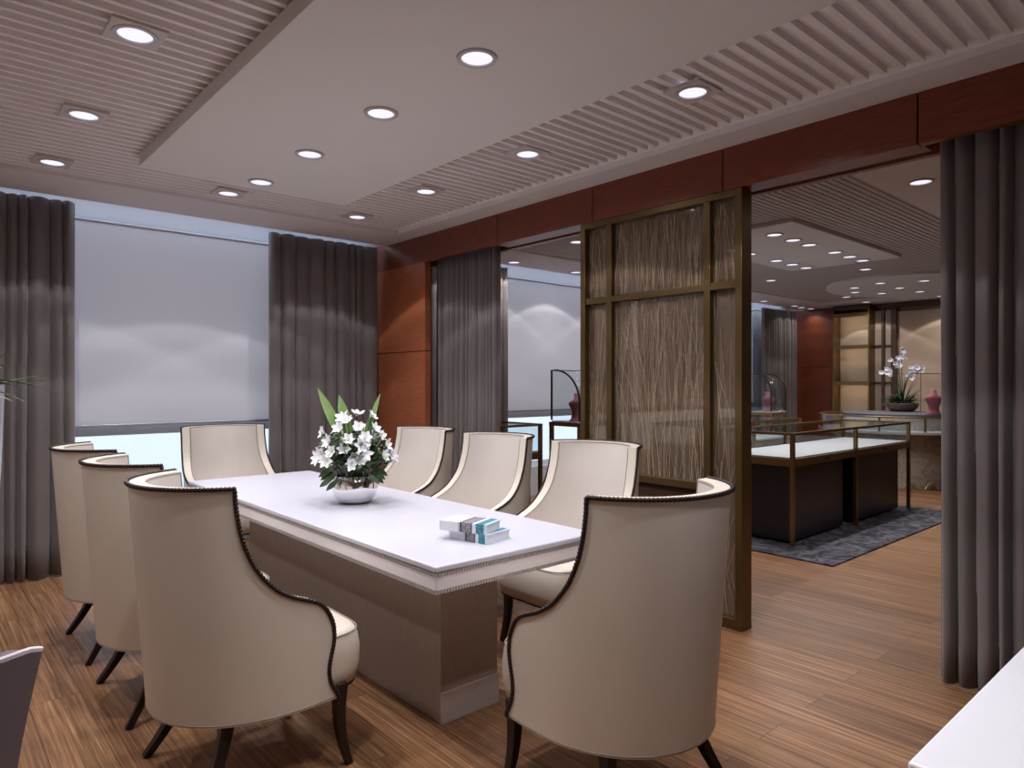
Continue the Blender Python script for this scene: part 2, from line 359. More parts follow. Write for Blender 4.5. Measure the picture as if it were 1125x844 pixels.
# wooden partition with the wide opening
wr = MB(); JY = [XL, 1.113, 2.11, 3.093, 4.092, 5.088]
JY = [YN, -.887, .113, 1.113, 2.11, 3.093, 4.092]
for a, b_ in zip(JY[:-1], JY[1:]): wr.box(XW, XW + .045, a + .004, b_ - .004, 2.47, 2.73)
wr.box(XW, XW + .045, 4.096, 6.11, 2.47, 2.73)
wr.box(XW + .045, 3.60, 1.10, 4.12, 2.47, 2.73).box(3.66, 3.70, YN, 6.11, 2.47, 2.73)
wr.box(XW, 3.70, YN, .28, 0, 2.47)
S(wr, 'wall_right', M['red'], smooth=False)
pn = MB().box(XW, 3.51, 5.088, 6.11, 0, 1.668).box(XW, 3.51, 5.088, 6.11, 1.676, 2.47)
S(pn, 'trim_8', M['redv'], smooth=False)
jb = MB()
for yj in JY[1:]: jb.box(XW + .008, XW + .04, yj - .004, yj + .004, 2.471, 2.73)
jb.box(XW + .006, 3.50, 5.095, 6.11, 1.668, 1.676)
S(jb, 'trim_9', M['dark'], smooth=False)
# far end wall of the shop
S(MB().box(XE, XE + .1, YN, 6.33, 0, 2.8), 'wall_end', M['beige2'], smooth=False)
S(MB().box(XE - .06, XE, 5.20, 6.11, 0, 1.668).box(XE - .06, XE, 5.20, 6.11, 1.676, 2.70), 'trim_10', M['red'], smooth=False)
S(MB().box(XL, XL + .015, YN, 5.9, 0, .1), 'baseboard_left', M['walnut'], smooth=False)

# ------------------------------------------------------------------ downlights
def spot_nodes(L, strength_curve):
    L.use_nodes = True; nt = L.node_tree; nt.nodes.clear()
    out = nd(nt, 'ShaderNodeOutputLight'); e = nd(nt, 'ShaderNodeEmission'); nt.links.new(e.outputs[0], out.inputs[0])
    tc = nd(nt, 'ShaderNodeTexCoord'); sp = nd(nt, 'ShaderNodeSeparateXYZ'); nt.links.new(tc.outputs['Normal'], sp.inputs[0])
    ab = nd(nt, 'ShaderNodeMath', operation='ABSOLUTE'); nt.links.new(sp.outputs['Z'], ab.inputs[0])
    ac = nd(nt, 'ShaderNodeMath', operation='ARCCOSINE'); nt.links.new(ab.outputs[0], ac.inputs[0])
    dv = nd(nt, 'ShaderNodeMath', operation='DIVIDE'); dv.inputs[1].default_value = PI / 2; nt.links.new(ac.outputs[0], dv.inputs[0])
    cr = nd(nt, 'ShaderNodeValToRGB'); el = cr.color_ramp.elements
    el[0].position = strength_curve[0][0] / 90; el[0].color = (strength_curve[0][1],) * 3 + (1,)
    el[1].position = strength_curve[-1][0] / 90; el[1].color = (strength_curve[-1][1],) * 3 + (1,)
    for a, v in strength_curve[1:-1]:
        k = el.new(a / 90); k.color = (v, v, v, 1)
    nt.links.new(dv.outputs[0], cr.inputs[0]); nt.links.new(cr.outputs[0], e.inputs['Strength'])
CURVE = [(0, .95), (30, .82), (44, .52), (50, .44), (53.5, .70), (55, .74), (56.6, .11), (62, .04), (85, .01)]
def spot_data(power, col):
    L = bpy.data.lights.new('lamp', 'SPOT'); L.energy = power; L.color = col; L.spot_size = R(160); L.spot_blend = .1; L.shadow_soft_size = .035
    spot_nodes(L, CURVE); return L
SP_ROOM = spot_data(SPOT_W, (.98, .965, 1.0)); SP_SHOP = spot_data(SHOP_W, (1, .955, .95))
SP_FAR = spot_data(7.0, (1, .94, .92)); SP_DISC = spot_data(16.0, (1, .94, .92))
ring_me = MB().lathe([(.062, .012), (.062, -.004), (.078, -.004), (.080, .0), (.080, .012)], 28, cap=False).build('trim_ring', M['ring']).data
lens_me = MB().lathe([(.0005, .002), (.061, .002), (.061, .006), (.0005, .006)], 28).build('lens', M['lens']).data
pl = MB()
for x0, x1, y0, y1 in ((-.095, -.066, -.095, .095), (.066, .095, -.095, .095), (-.066, .066, -.095, -.066), (-.066, .066, .066, .095)): pl.box(x0, x1, y0, y1, 0, .012)
k = 28
pl = MB()
outer = []
for i in range(k):
    a = 2 * PI * (i + .5) / k; m_ = max(abs(math.cos(a)), abs(math.sin(a))); outer.append((.095 * math.cos(a) / m_, .095 * math.sin(a) / m_))
inner = [(.079 * math.cos(2 * PI * (i + .5) / k), .079 * math.sin(2 * PI * (i + .5) / k)) for i in range(k)]
pl.grid([[(x, y, 0) for x, y in inner], [(x, y, 0) for x, y in outer], [(x, y, .014) for x, y in outer], [(x, y, .014) for x, y in inner]], closed_u=True, closed_v=True, flip=True)
plate_me = pl.build('square_plate', M['plate'], smooth=False).data
for o in list(COL.objects):
    if o.name in ('trim_ring', 'lens', 'square_plate'): bpy.data.objects.remove(o)
def downlight(x, y, z, label, group, plate=False, lamp=None, scale=1.0):
    t = thing('recessed_downlight', label, 'ceiling light', (x, y, z), 0, group); t.scale = (scale, scale, 1)
    for nm, me in (('trim_ring', ring_me), ('lens', lens_me)) + ((('square_plate', plate_me),) if plate else ()):
        o = bpy.data.objects.new(nm, me); COL.objects.link(o); o.parent = t
    l = bpy.data.objects.new('lamp', lamp); COL.objects.link(l); l.parent = t; l.location = (0, 0, -.012)
    return t
G1, G2, G3, G4 = 'downlights in the ceiling tray', 'square plated downlights in the slatted ceiling', 'downlights of the shop ceiling', 'downlights of the round shop ceiling disc'
for y, l in ((2.081, 'round downlight in the plain ceiling tray above the table, the nearest and largest seen'), (2.802, 'round downlight in the plain ceiling tray, second from the near end of its row'),
             (3.562, 'round downlight in the plain ceiling tray, third from the near end of its row'), (4.26, 'round downlight in the plain ceiling tray, last of its row by the window end')):
    downlight(1.654, y, 2.645 - .004, l, G1, False, SP_ROOM)
for y in (1.33, .60): downlight(1.654, y, 2.641, 'round downlight in the plain ceiling tray, overhead and out of the picture', G1, False, SP_ROOM)
for x, y, l in ((.643, 2.897, 'square plated downlight in left slatted ceiling strip, nearest of three'), (.645, 3.932, 'square plated downlight in left slatted ceiling strip, middle of three'),
             (.641, 4.894, 'square plated downlight in left slatted ceiling strip, above the left window curtain'), (1.665, 4.88, 'square plated downlight between ceiling tray and the blind'),
             (2.67, 4.89, 'square plated downlight in right slatted strip, nearest the curtained corner'), (2.672, 3.927, 'square plated downlight in right slatted strip, second from the window'),
             (2.677, 2.90, 'square plated downlight in right slatted strip, third from the window'), (2.676, 1.789, 'square plated downlight in right slatted strip, nearest and largest of four')):
    downlight(x, y, ZC - .004, l, G2, True, SP_ROOM)
for x, y in ((.643, 1.79), (.643, .72), (-.45, 2.9), (-.45, 4.4)): downlight(x, y, ZC - .004, 'unseen square plated downlight overhead, out of the picture', G2, True, SP_ROOM)  # the two leftmost are unseen lamps added to brighten the left chair backs
shop = [(4.80, 1.53, 2.651, 'shop downlight beside the right curtain, largest of those seen through the opening'), (5.8, 1.53, 2.651, 'shop downlight hidden behind the near opening curtain'), (4.8, .5, 2.651, 'shop downlight out of the picture beyond the near curtain')]
for i, x in enumerate((5.556, 5.89, 6.20, 6.74, 7.08, 7.40)):
    nm = ('first from the screen', 'second from the screen', 'third from the screen', 'fourth from the screen', 'fifth from the screen', 'last, farthest from the screen')[i]
    shop.append((x, 2.90, 2.651, 'shop tray downlight in the near row of six, ' + nm)); shop.append((x, 3.495, 2.651, 'shop tray downlight in the far row of six, ' + nm))
shop += [(8.40, 3.26, 2.718, 'single shop downlight just beyond the right tip of the tray'), (8.38, 4.42, 2.718, 'single shop downlight left of the round ceiling disc near the screen edge'),
         (4.948, 5.577, 2.703, 'shop downlight over the far curtain gap, the wider of the two by the blind'), (4.40, 5.56, 2.703, 'shop downlight peeping out right above the opening curtain top'), (4.733, 4.436, 2.718, 'shop downlight left of the screen top in the slatted strip'),
         (5.943, 5.588, 2.703, 'shop downlight above the far blind close to left screen post'), (7.0, 5.58, 2.703, 'shop downlight above the blind, seen through the screen panes'), (8.3, 5.58, 2.703, 'shop downlight above the blind, behind right part of the screen'),
         (10.28, 5.54, 2.703, 'shop downlight over the blind, just right of the screen post'), (11.29, 5.53, 2.703, 'shop downlight over the far corner curtain, left of three'), (11.62, 5.57, 2.703, 'shop downlight over the far corner curtain, middle of three'), (11.93, 5.55, 2.703, 'shop downlight over the far corner curtain, right of three'),
         (11.62, 4.50, 2.703, 'shop downlight in the ceiling border above the lit shelf unit'), (11.66, 3.44, 2.703, 'shop downlight in the ceiling border above the beige wall panel'), (10.85, 4.49, 2.718, 'shop downlight just outside the round ceiling disc, toward the shelf unit')]
disc = [(9.436, 3.80, 'left rim'), (9.90, 3.98, 'far left rim'), (9.25, 3.41, 'near left rim'), (9.899, 3.41, 'middle'), (9.44, 2.97, 'near right part'), (10.50, 3.36, 'far right part'), (10.3, 3.78, 'far rim')]
for x, y, z, l in shop:
    if z == 2.651: x, y, z = x * 1.026, y * 1.026, 2.686
    downlight(x, y, z, l, G3, False, SP_FAR if (x > 8.2 and y > 5) else SP_SHOP)
for x, y, l in disc: downlight(x * 1.024, y * 1.024, 2.686, 'small shop downlight in the round ceiling disc, ' + l, G4, False, SP_DISC)

# cove light over the windows (a real strip tucked behind the ceiling border)
cv = tag(MB().box(XL + .05, 3.44, 5.94, 5.97, 2.782, 2.798).build('light_strip', M['cove'], smooth=False), 'long cool light strip in the ceiling cove above the meeting room window', 'light strip')
cv2 = tag(MB().box(3.72, 12.0, 5.94, 5.97, 2.782, 2.798).build('light_strip', M['cove'], smooth=False), 'long cool light strip in the ceiling cove above the shop blinds', 'light strip')

# ------------------------------------------------------------------ curtains and blinds
def curtain(a, b, z0, z1, pitch, amp, seed, label):
    """gathered cloth hanging along the line a-b"""
    rnd = random.Random(seed); a, b = Vector(a), Vector(b); L = (b - a).length; d = (b - a) / L; nrm = Vector((-d.y, d.x))
    knots = [0.0]
    while knots[-1] < L: knots.append(knots[-1] + pitch * rnd.uniform(.55, 1.5))
    s_ = L / knots[-1]; knots = [k_ * s_ for k_ in knots]
    amps = [rnd.uniform(.55, 1.0) * (1 if i % 2 else -1) for i in range(len(knots))]
    n = int(L / .005); rows = []; shp = [(rnd.uniform(.36, .62), rnd.uniform(-.25, .25)) for _ in knots]
    for zi in range(13):
        f = zi / 12; z = z0 + (z1 - z0) * f; row = []
        for i in range(n + 1):
            u = L * i / n; j = 0
            uu = u + .008 * math.sin(f * 2.6 + seed + u * 9) * (0 if i in (0, n) else 1)
            while j < len(knots) - 2 and knots[j + 1] < uu: j += 1
            t = min(1, max(0, (uu - knots[j]) / (knots[j + 1] - knots[j]))); e_, sk = shp[j]
            o = math.sin(PI * t) ** e_ * (1 + sk * math.cos(PI * t)) * abs(amps[j]) * amp * 2 * (.8 + .2 * (1 - f)) - amp
            p = a + d * u - nrm * o
            row.append((p.x, p.y, z))
        rows.append(row)
    o = MB().grid(rows).build('curtain', M['curtain'], angle=80)
    m_ = o.modifiers.new('cloth', 'SOLIDIFY'); m_.thickness = .004
    return tag(o, label, 'curtain')
curtain((.0, 5.80), (.903, 5.80), .015, 2.69, .10, .048, 3, 'full length taupe curtain left of the meeting room blind')
curtain((2.337, 5.80), (3.40, 5.80), .015, 2.69, .10, .048, 5, 'full length taupe curtain between the meeting room blind and red wood panel')
curtain((3.575, 5.06), (3.575, 4.235), .015, 2.56, .058, .034, 11, 'gathered taupe curtain in the opening beside the red wood panel')
curtain((3.56, 1.06), (3.56, .30), .012, 2.56, .062, .036, 17, 'near taupe curtain at the right edge of the opening')
curtain((3.78, 5.80), (5.05, 5.80), .015, 2.68, .08, .04, 23, 'dark shop curtain hanging behind the opening curtain, left of the shop blind')
curtain((10.75, 5.80), (11.9, 5.80), .015, 2.66, .08, .04, 29, 'distant shop curtain in the far corner by the red wood wall')
def blind(x0, x1, zb, label):
    t = thing('roller_blind', label, 'blind', ((x0 + x1) / 2, 6.08, zb)); h = (x1 - x0) / 2
    MB().add([(-h, 0, 0), (h, 0, 0), (h, 0, 2.645 - zb), (-h, 0, 2.645 - zb)], [(0, 1, 2, 3)]).build('blind_cloth', M['blind'], t, smooth=False)
    MB().box(-h, h, -.012, .012, -.022, 0).build('bottom_bar', M['alu'], t, smooth=False, bevel=.004)
    MB().tube([(-h, 0, 2.637 - zb), (h, 0, 2.637 - zb)], .013, 12).build('roller', M['head'], t)
blind(.52, 2.78, 1.06, 'grey lavender roller blind over the meeting room window, between two curtains')
blind(4.56, 7.62, 1.06, 'grey roller blind in the shop, left of the bronze screen')
blind(7.74, 10.9, 1.06, 'distant grey roller blind in the shop, right of the bronze screen')

# ------------------------------------------------------------------ bronze screen
SCY0, SCY1, SX0, SX1 = 1.992, 3.205, 3.452, 3.558
def screen():
    t = thing('room_divider', 'tall bronze framed screen with grass textured panes standing in the opening', 'screen', ((SX0 + SX1) / 2, (SCY0 + SCY1) / 2, 0))
    T = Matrix.Translation((-(SX0 + SX1) / 2, -(SCY0 + SCY1) / 2, 0))
    def P(mb, nm, m, par=t, **k): return mb.xf(T).build(nm, m, par, **k)
    W = .042
    for y0 in (SCY0, SCY1 - W): P(MB().box(SX0, SX1, y0, y0 + W, 0, 2.468), 'post', M['bronze'], bevel=.002)
    mull = [(2.197, 2.239), (2.935, 2.977)]
    for y0, y1 in mull: P(MB().box(SX0 + .006, SX1 - .006, y0, y1, .06, 2.428), 'mullion', M['bronze'], bevel=.002)
    cols = [(SCY0 + W, 2.197), (2.239, 2.935), (2.977, SCY1 - W)]
    P(MB().box(SX0, SX1, SCY0 + W, SCY1 - W, 2.428, 2.468), 'top_rail', M['bronze'], bevel=.002)
    P(MB().box(SX0, SX1, SCY0 + W, SCY1 - W, 0, .06), 'bottom_rail', M['bronze'], bevel=.002)
    for (y0, y1) in cols: P(MB().box(SX0 + .008, SX1 - .008, y0, y1, 1.915, 1.957), 'rail', M['bronze'], bevel=.002)
    P(MB().box(SX0 + .008, SX1 - .008, 2.239, 2.935, .755, .80), 'rail', M['bronze'], bevel=.002)
    P(MB().box(3.495, 3.515, 2.239, 2.935, .06, .755), 'lower_panel', M['walnut'], smooth=False)
    rnd = random.Random(4)
    for i, (y0, y1) in enumerate(cols):
        for z0, z1 in ((1.957, 2.428), (.06 if i != 1 else .80, 1.915)):
            pb = P(MB().box(3.496, 3.512, y0, y1, z0, z1), 'pane', M['pane'], smooth=False)
            st = MB(); n = int((y1 - y0) * (150 + 50 * min(1.4, z1 - z0)))
            for k_ in range(n):
                yb = rnd.uniform(y0 - .02, y1 + .02); zb = z0 if rnd.random() < .55 else rnd.uniform(z0, z1 - .1); ln = rnd.uniform(.25, 1.25); sl = rnd.gauss(0, .075); cv_ = rnd.gauss(0, .10); xo = 3.493 + rnd.uniform(-.002, .003)
                pts = []
                for q in range(9):
                    f = q / 8; y_ = yb + sl * f * ln + cv_ * f * f * ln + .006 * math.sin(f * 7 + k_); z_ = zb + f * ln
                    if z_ > z1 - .002 or not (y0 + .002 < y_ < y1 - .002): 
                        if pts: break
                        continue
                    pts.append((xo, y_, max(z_, z0 + .001)))
                if len(pts) > 1: st.tube(pts, rnd.uniform(.0005, .0012), 3, cap=False)
            so = st.xf(T).build('grass_strands', M['strand'], pb)
            so['kind'] = 'stuff'
screen()

# ------------------------------------------------------------------ armchairs
PROF = [(.28, .583), (.292, .580), (.315, .566), (.34, .553), (.365, .546), (.39, .544), (.415, .547), (.435, .552), (.47, .561), (.50, .565), (.53, .563), (.555, .557), (.58, .546), (.60, .534), (.615, .522), (.628, .505), (.637, .490), (.645, .470), (.655, .445), (.664, .422), (.675, .40), (.69, .375), (.705, .354), (.725, .334), (.75, .312), (.783, .289), (.82, .271), (.86, .258), (.91, .245), (.955, .237), (1.0, .231), (1.045, .228)]
F0 = .36
def wide(f, z):
    """half width of the shell at depth f, height z"""
    g = (z - .28) / .765; b0 = .055 * (1 - g); a = .322 + .013 * g
    q = min(1, max(0, (f - b0) / .36)); return a * math.sqrt(max(0, 1 - (1 - q) ** 2.1))
def section(z, E, off, n=26):
    """plan outline from right front round the back to left front, inset by off"""
    g = (z - .28) / .765; b0 = .055 * (1 - g); a = .322 + .013 * g
    a -= off; dep = .36 - off; bb = b0 + off; pts = []
    # parameter angle around the back
    half = []
    fend = E
    if fend - bb <= dep:
        th1 = math.acos(max(-1, min(1, 1 - (fend - bb) / dep)))
        ths = [th1 * i / n for i in range(n + 1)]
        for th in ths: half.append((a * math.sin(th) ** .96, bb + dep * (1 - math.cos(th))))
    else:
        tot = dep * PI / 2 + (fend - bb - dep)
        for i in range(n + 1):
            s_ = tot * i / n
            if s_ < dep * PI / 2:
                th = s_ / dep; half.append((a * math.sin(th) ** .96, bb + dep * (1 - math.cos(th))))
            else: half.append((a - .05 * ((s_ - dep * PI / 2) / .25) ** 2 * .5, bb + dep + s_ - dep * PI / 2))
    return [(x, y - F0) for x, y in reversed(half)] + [(-x, y - F0) for x, y in half[1:]]
def make_chair(label, group):
    t = thing('dining_armchair', label, 'armchair', (0, 0, 0), 0, group)
    TH_ = .052
    outer, inner = [], []
    for z, E in PROF:
        outer.append([(x, y, z) for x, y in section(z, E, 0)])
        inner.append([(x, y, z) for x, y in section(z, E, TH_)])
    sh = MB(); n = len(outer[0])
    sh.grid(outer)
    m_ = len(outer); io = len(sh.v); sh.grid(inner, flip=True)
    for i in range(m_ - 1):   # front edges
        a, b_ = i * n, (i + 1) * n
        sh.f.append((a, b_, io + b_, io + a)); a += n - 1; b_ += n - 1; sh.f.append((b_, a, io + a, io + b_))
    top = (m_ - 1) * n
    for j in range(n - 1):
        sh.f.append((top + j, top + j + 1, io + top + j + 1, io + top + j)); sh.f.append((j + 1, j, io + j, io + j + 1))
    sh.build('shell', M['cream'], t, angle=42)
    # inner back lining, seen as a panel inside the rim
    lin_rows = []
    for z, E in PROF:
        if z < .45: continue
        lin_rows.append([(x, y, min(z, 1.040)) for x, y in section(z, E - .004, TH_ + .004)])
    MB().grid(lin_rows, flip=True).build('lining', M['cream2'], t, angle=60)
    cord = MB()
    ed = [r[0] for r in lin_rows] + lin_rows[-1][1:] + [r[-1] for r in reversed(lin_rows[:-1])]
    cord.tube(ed, .0022, 5); cord.build('welt', M['seam'], t)
    # nailhead trim along the outer edge of the shell and under the seat front
    edge = [r[0] for r in outer] + outer[-1][1:-1] + [r[-1] for r in reversed(outer)]
    edge = [Vector(p) for p in edge]
    cx = Vector((0, 0, 0)); dn = []
    for p in edge: dn.append(p + Vector((math.copysign(.003, p.x) if abs(p.x) > .05 else 0, -.003 if p.y < -.1 else 0, 0)))
    fr = []
    for k_ in range(25):
        a_ = PI * (.97 - .94 * k_ / 24); ca, sa = math.cos(a_), math.sin(a_); e_ = 2 / 5.2
        fr.append(Vector((math.copysign(abs(ca) ** e_, ca) * .256, .40 + sa ** e_ * .318 - F0, .283)))
    fr = [p for p in fr if p.y + F0 > .60]
    loop = dn + fr
    nl = MB(); nl.tube(loop, .006, 6, closed=True)
    acc = 0; step = .0125
    for i in range(len(loop)):
        p, q = loop[i], loop[(i + 1) % len(loop)]; L = (q - p).length
        while acc < L:
            c_ = p.lerp(q, acc / L) if L else p
            nl.ball(c_, .0082, 6, 4); acc += step
        acc -= L
    nl.build('nailhead_trim', M['nail'], t, angle=60)
    sm = MB().tube([(p[0] * 1.002, p[1] - .001, .287) for p in outer[0]], .0018, 5); sm.build('bottom_seam', M['seam'], t)
    # seat cushion: superelliptic plan, crowned top, bulging front
    rows = []
    def plan(inset, z, bul=0):
        pts = []
        for k_ in range(48):
            a = 2 * PI * k_ / 48; ca, sa = math.cos(a), math.sin(a); e_ = 2 / 5.2
            e_ = e_ if sa > 0 else .95; x = math.copysign(abs(ca) ** e_, ca) * (.262 - inset); y = math.copysign(abs(sa) ** e_, sa)
            y = .40 + y * ((.325 if y > 0 else .29) - inset) + (bul if y > 0 else 0)
            pts.append((x, y - F0, z))
        return pts
    for ins, z, bl in ((.02, .283, 0), (.004, .288, .004), (0, .34, .016), (0, .40, .019), (.002, .45, .012), (.008, .472, .006), (.02, .480, .002), (.06, .487, 0), (.14, .492, 0), (.22, .494, 0)): rows.append(plan(ins, z, bl))
    sb = MB().grid(rows, closed_u=True); o = 0; sb.f.append(tuple(reversed(range(48)))); l = (len(rows) - 1) * 48; sb.f.append(tuple(l + k_ for k_ in range(48)))
    sb.build('seat', M['cream'], t, angle=70)
    pp = MB().tube(plan(.003, .470, .008), .0028, 5, closed=True); pp.build('seat_piping', M['seam'], t)
    # legs
    for sx in (1, -1):
        pts, rad = [], []
        for k_ in range(9):
            f = k_ / 8; z = .30 * (1 - f); y = .625 + .012 * math.sin(f * PI) * -1 + .03 * f ** 2.2; x = sx * (.243 + .010 * f)
            pts.append((x, y - F0, max(z, .0))); rad.append((.031 - .013 * f))
        MB().tube(pts, rad, 4, up=(0, 1, 0)).build('leg', M['leg'], t, bevel=.003)
        pts, rad = [], []
        for k_ in range(9):
            f = k_ / 8; z = .30 * (1 - f); y = .245 - .055 * f - .08 * f ** 2; x = sx * (.198 + .082 * f)
            pts.append((x, y - F0, max(z, .0))); rad.append(.031 - .013 * f)
        MB().tube(pts, rad, 4, up=(0, 1, 0)).build('leg', M['leg'], t, bevel=.003)
    return t
GC = 'cream armchairs around the meeting table'
ch = make_chair('cream studded armchair with its back to us, nearest at lower left of the table', GC)
ch.location = (.90, 2.50, 0); ch.rotation_euler = (0, 0, -PI / 2)
for (x, y, rz, l) in ((.90, 3.327, -90, 'cream studded armchair in the left row, middle one of three'), (.90, 4.15, -90, 'cream studded armchair in the left row, farthest and nearest the left curtain'),
                      (1.79, 1.48, 0, 'cream studded armchair at the near end of the table, back to us beside the screen'), (1.845, 5.36, 180, 'cream studded armchair at the far head of the table below the blind'),
                      (2.672, 2.52, 90, 'cream studded armchair right of the table, nearest the bronze screen'), (2.672, 3.36, 90, 'cream studded armchair right of the table, middle one of three'), (2.672, 4.20, 90, 'cream studded armchair right of the table, beside the flowers by red wood panel')):
    dup(ch, (x, y, 0), R(rz), l)

# ------------------------------------------------------------------ meeting table
def table():
    x0, x1, y0, y1 = 1.343, 2.168, 1.916, 4.671
    t = thing('meeting_table', 'long white topped meeting table on a taupe plinth', 'table', (1.755, 3.29, 0))
    T = Matrix.Translation((-1.755, -3.29, 0))
    def P(mb, nm, m, **k): return mb.xf(T).build(nm, m, t, **k)
    P(MB().box(x0, x1, y0, y1, .728, .75), 'tabletop', M['white'], bevel=.006, seg=3)
    i = .006; P(MB().box(x0 + i, x1 - i, y0 + i, y1 - i, .652, .728), 'apron', M['white2'], bevel=.003)
    def beads(z, inset, nm):
        mb = MB(); xa, xb, ya, yb = x0 + inset, x1 - inset, y0 + inset, y1 - inset; s_ = .0125
        mb.box(xa + .001, xb - .001, ya - .001, ya + .004, z - .0055, z + .0055).box(xa + .001, xb - .001, yb - .004, yb + .001, z - .0055, z + .0055)
        mb.box(xa - .001, xa + .004, ya, yb, z - .0055, z + .0055).box(xb - .004, xb + .001, ya, yb, z - .0055, z + .0055)
        n = int((xb - xa) / s_)
        for k_ in range(n + 1):
            x = xa + (xb - xa) * k_ / n
            for yy in (ya, yb): mb.box(x - .0036, x + .0036, yy - .0035, yy + .0035, z - .007, z + .007)
        n = int((yb - ya) / s_)
        for k_ in range(n + 1):
            y = ya + (yb - ya) * k_ / n
            for xx in (xa, xb): mb.box(xx - .0035, xx + .0035, y - .0036, y + .0036, z - .007, z + .007)
        P(mb, nm, M['bead'], smooth=False)
    beads(.7195, i, 'bead_trim'); beads(.6605, i, 'bead_trim')
    P(MB().box(1.607, 1.907, 2.257, 4.33, .0, .652), 'plinth', M['taupe'], bevel=.003)
    P(MB().box(1.604, 1.910, 2.249, 2.257, .0, .128), 'plinth_band', M['taupe2'], bevel=.002)
    P(MB().box(1.604, 1.910, 4.33, 4.338, .0, .128), 'plinth_band', M['taupe2'], bevel=.002)
    return t
table()

# ------------------------------------------------------------------ books
def book(n, loc, rz, L, D, H, label):
    t = thing('hardback_book', label, 'book', loc, rz, 'hardbacks on the meeting table')
    bm_ = book_mat('banded jacket %d' % n, L)
    cov = MB().box(0, D, 0, L, 0, .0035).box(0, D, 0, L, H - .0035, H).box(0, .004, 0, L, .0035, H - .0035)
    cov.build('cover', bm_, t, smooth=False)
    MB().box(.004, D - .005, .004, L - .004, .0035, H - .0035).build('page_block', M['pages'], t, smooth=False)
book(1, (1.679, 2.05, .75), R(11), .20, .15, .038, 'thick banded hardback lying flat on white table, the bottom one')
book(2, (1.682, 2.058, .788), R(22), .215, .125, .038, 'banded teal and grey hardback lying askew on top of another book')

# ------------------------------------------------------------------ flowers
def petal_fan(mb, M_, n, L, W, curl, seed):
    rnd = random.Random(seed)
    for k_ in range(n):
        a = 2 * PI * k_ / n + rnd.uniform(-.15, .15); l_ = L * rnd.uniform(.85, 1.1); rows = []
        for i in range(6):
            f = i / 5; w_ = W * math.sin(PI * (.08 + .84 * f) ** .8) * (1 if f < .95 else .3)
            rr = l_ * (f * .92 + .05); z = l_ * (.85 * f - curl * f * f * f)
            row = []
            for j in (-1, -.5, 0, .5, 1):
                row.append(M_ @ Vector((rr * math.cos(a) - j * w_ * math.sin(a), rr * math.sin(a) + j * w_ * math.cos(a), z + abs(j) * W * .35 + .0)))
            rows.append(row)
        mb.grid(rows)
def aim(loc, d):
    d = Vector(d).normalized(); return Matrix.Translation(loc) @ d.to_track_quat('Z', 'Y').to_matrix().to_4x4()
def leafshape(mb, p, d, L, W, nrm, bend=.3, n=6):
    p, d, nrm = Vector(p), Vector(d).normalized(), Vector(nrm); s_ = d.cross(nrm)
    s_ = s_.normalized() if s_.length > 1e-4 else d.orthogonal().normalized(); up = s_.cross(d); rows = []
    for i in range(n + 1):
        f = i / n; w_ = W * math.sin(PI * min(1, .06 + .94 * f)) ** .85 * .5 if i < n else 0.0004
        c_ = p + d * (L * f) - up * (bend * L * f * f)
        rows.append([c_ - s_ * w_ + up * w_ * .25, c_, c_ + s_ * w_ + up * w_ * .25])
    mb.grid(rows)
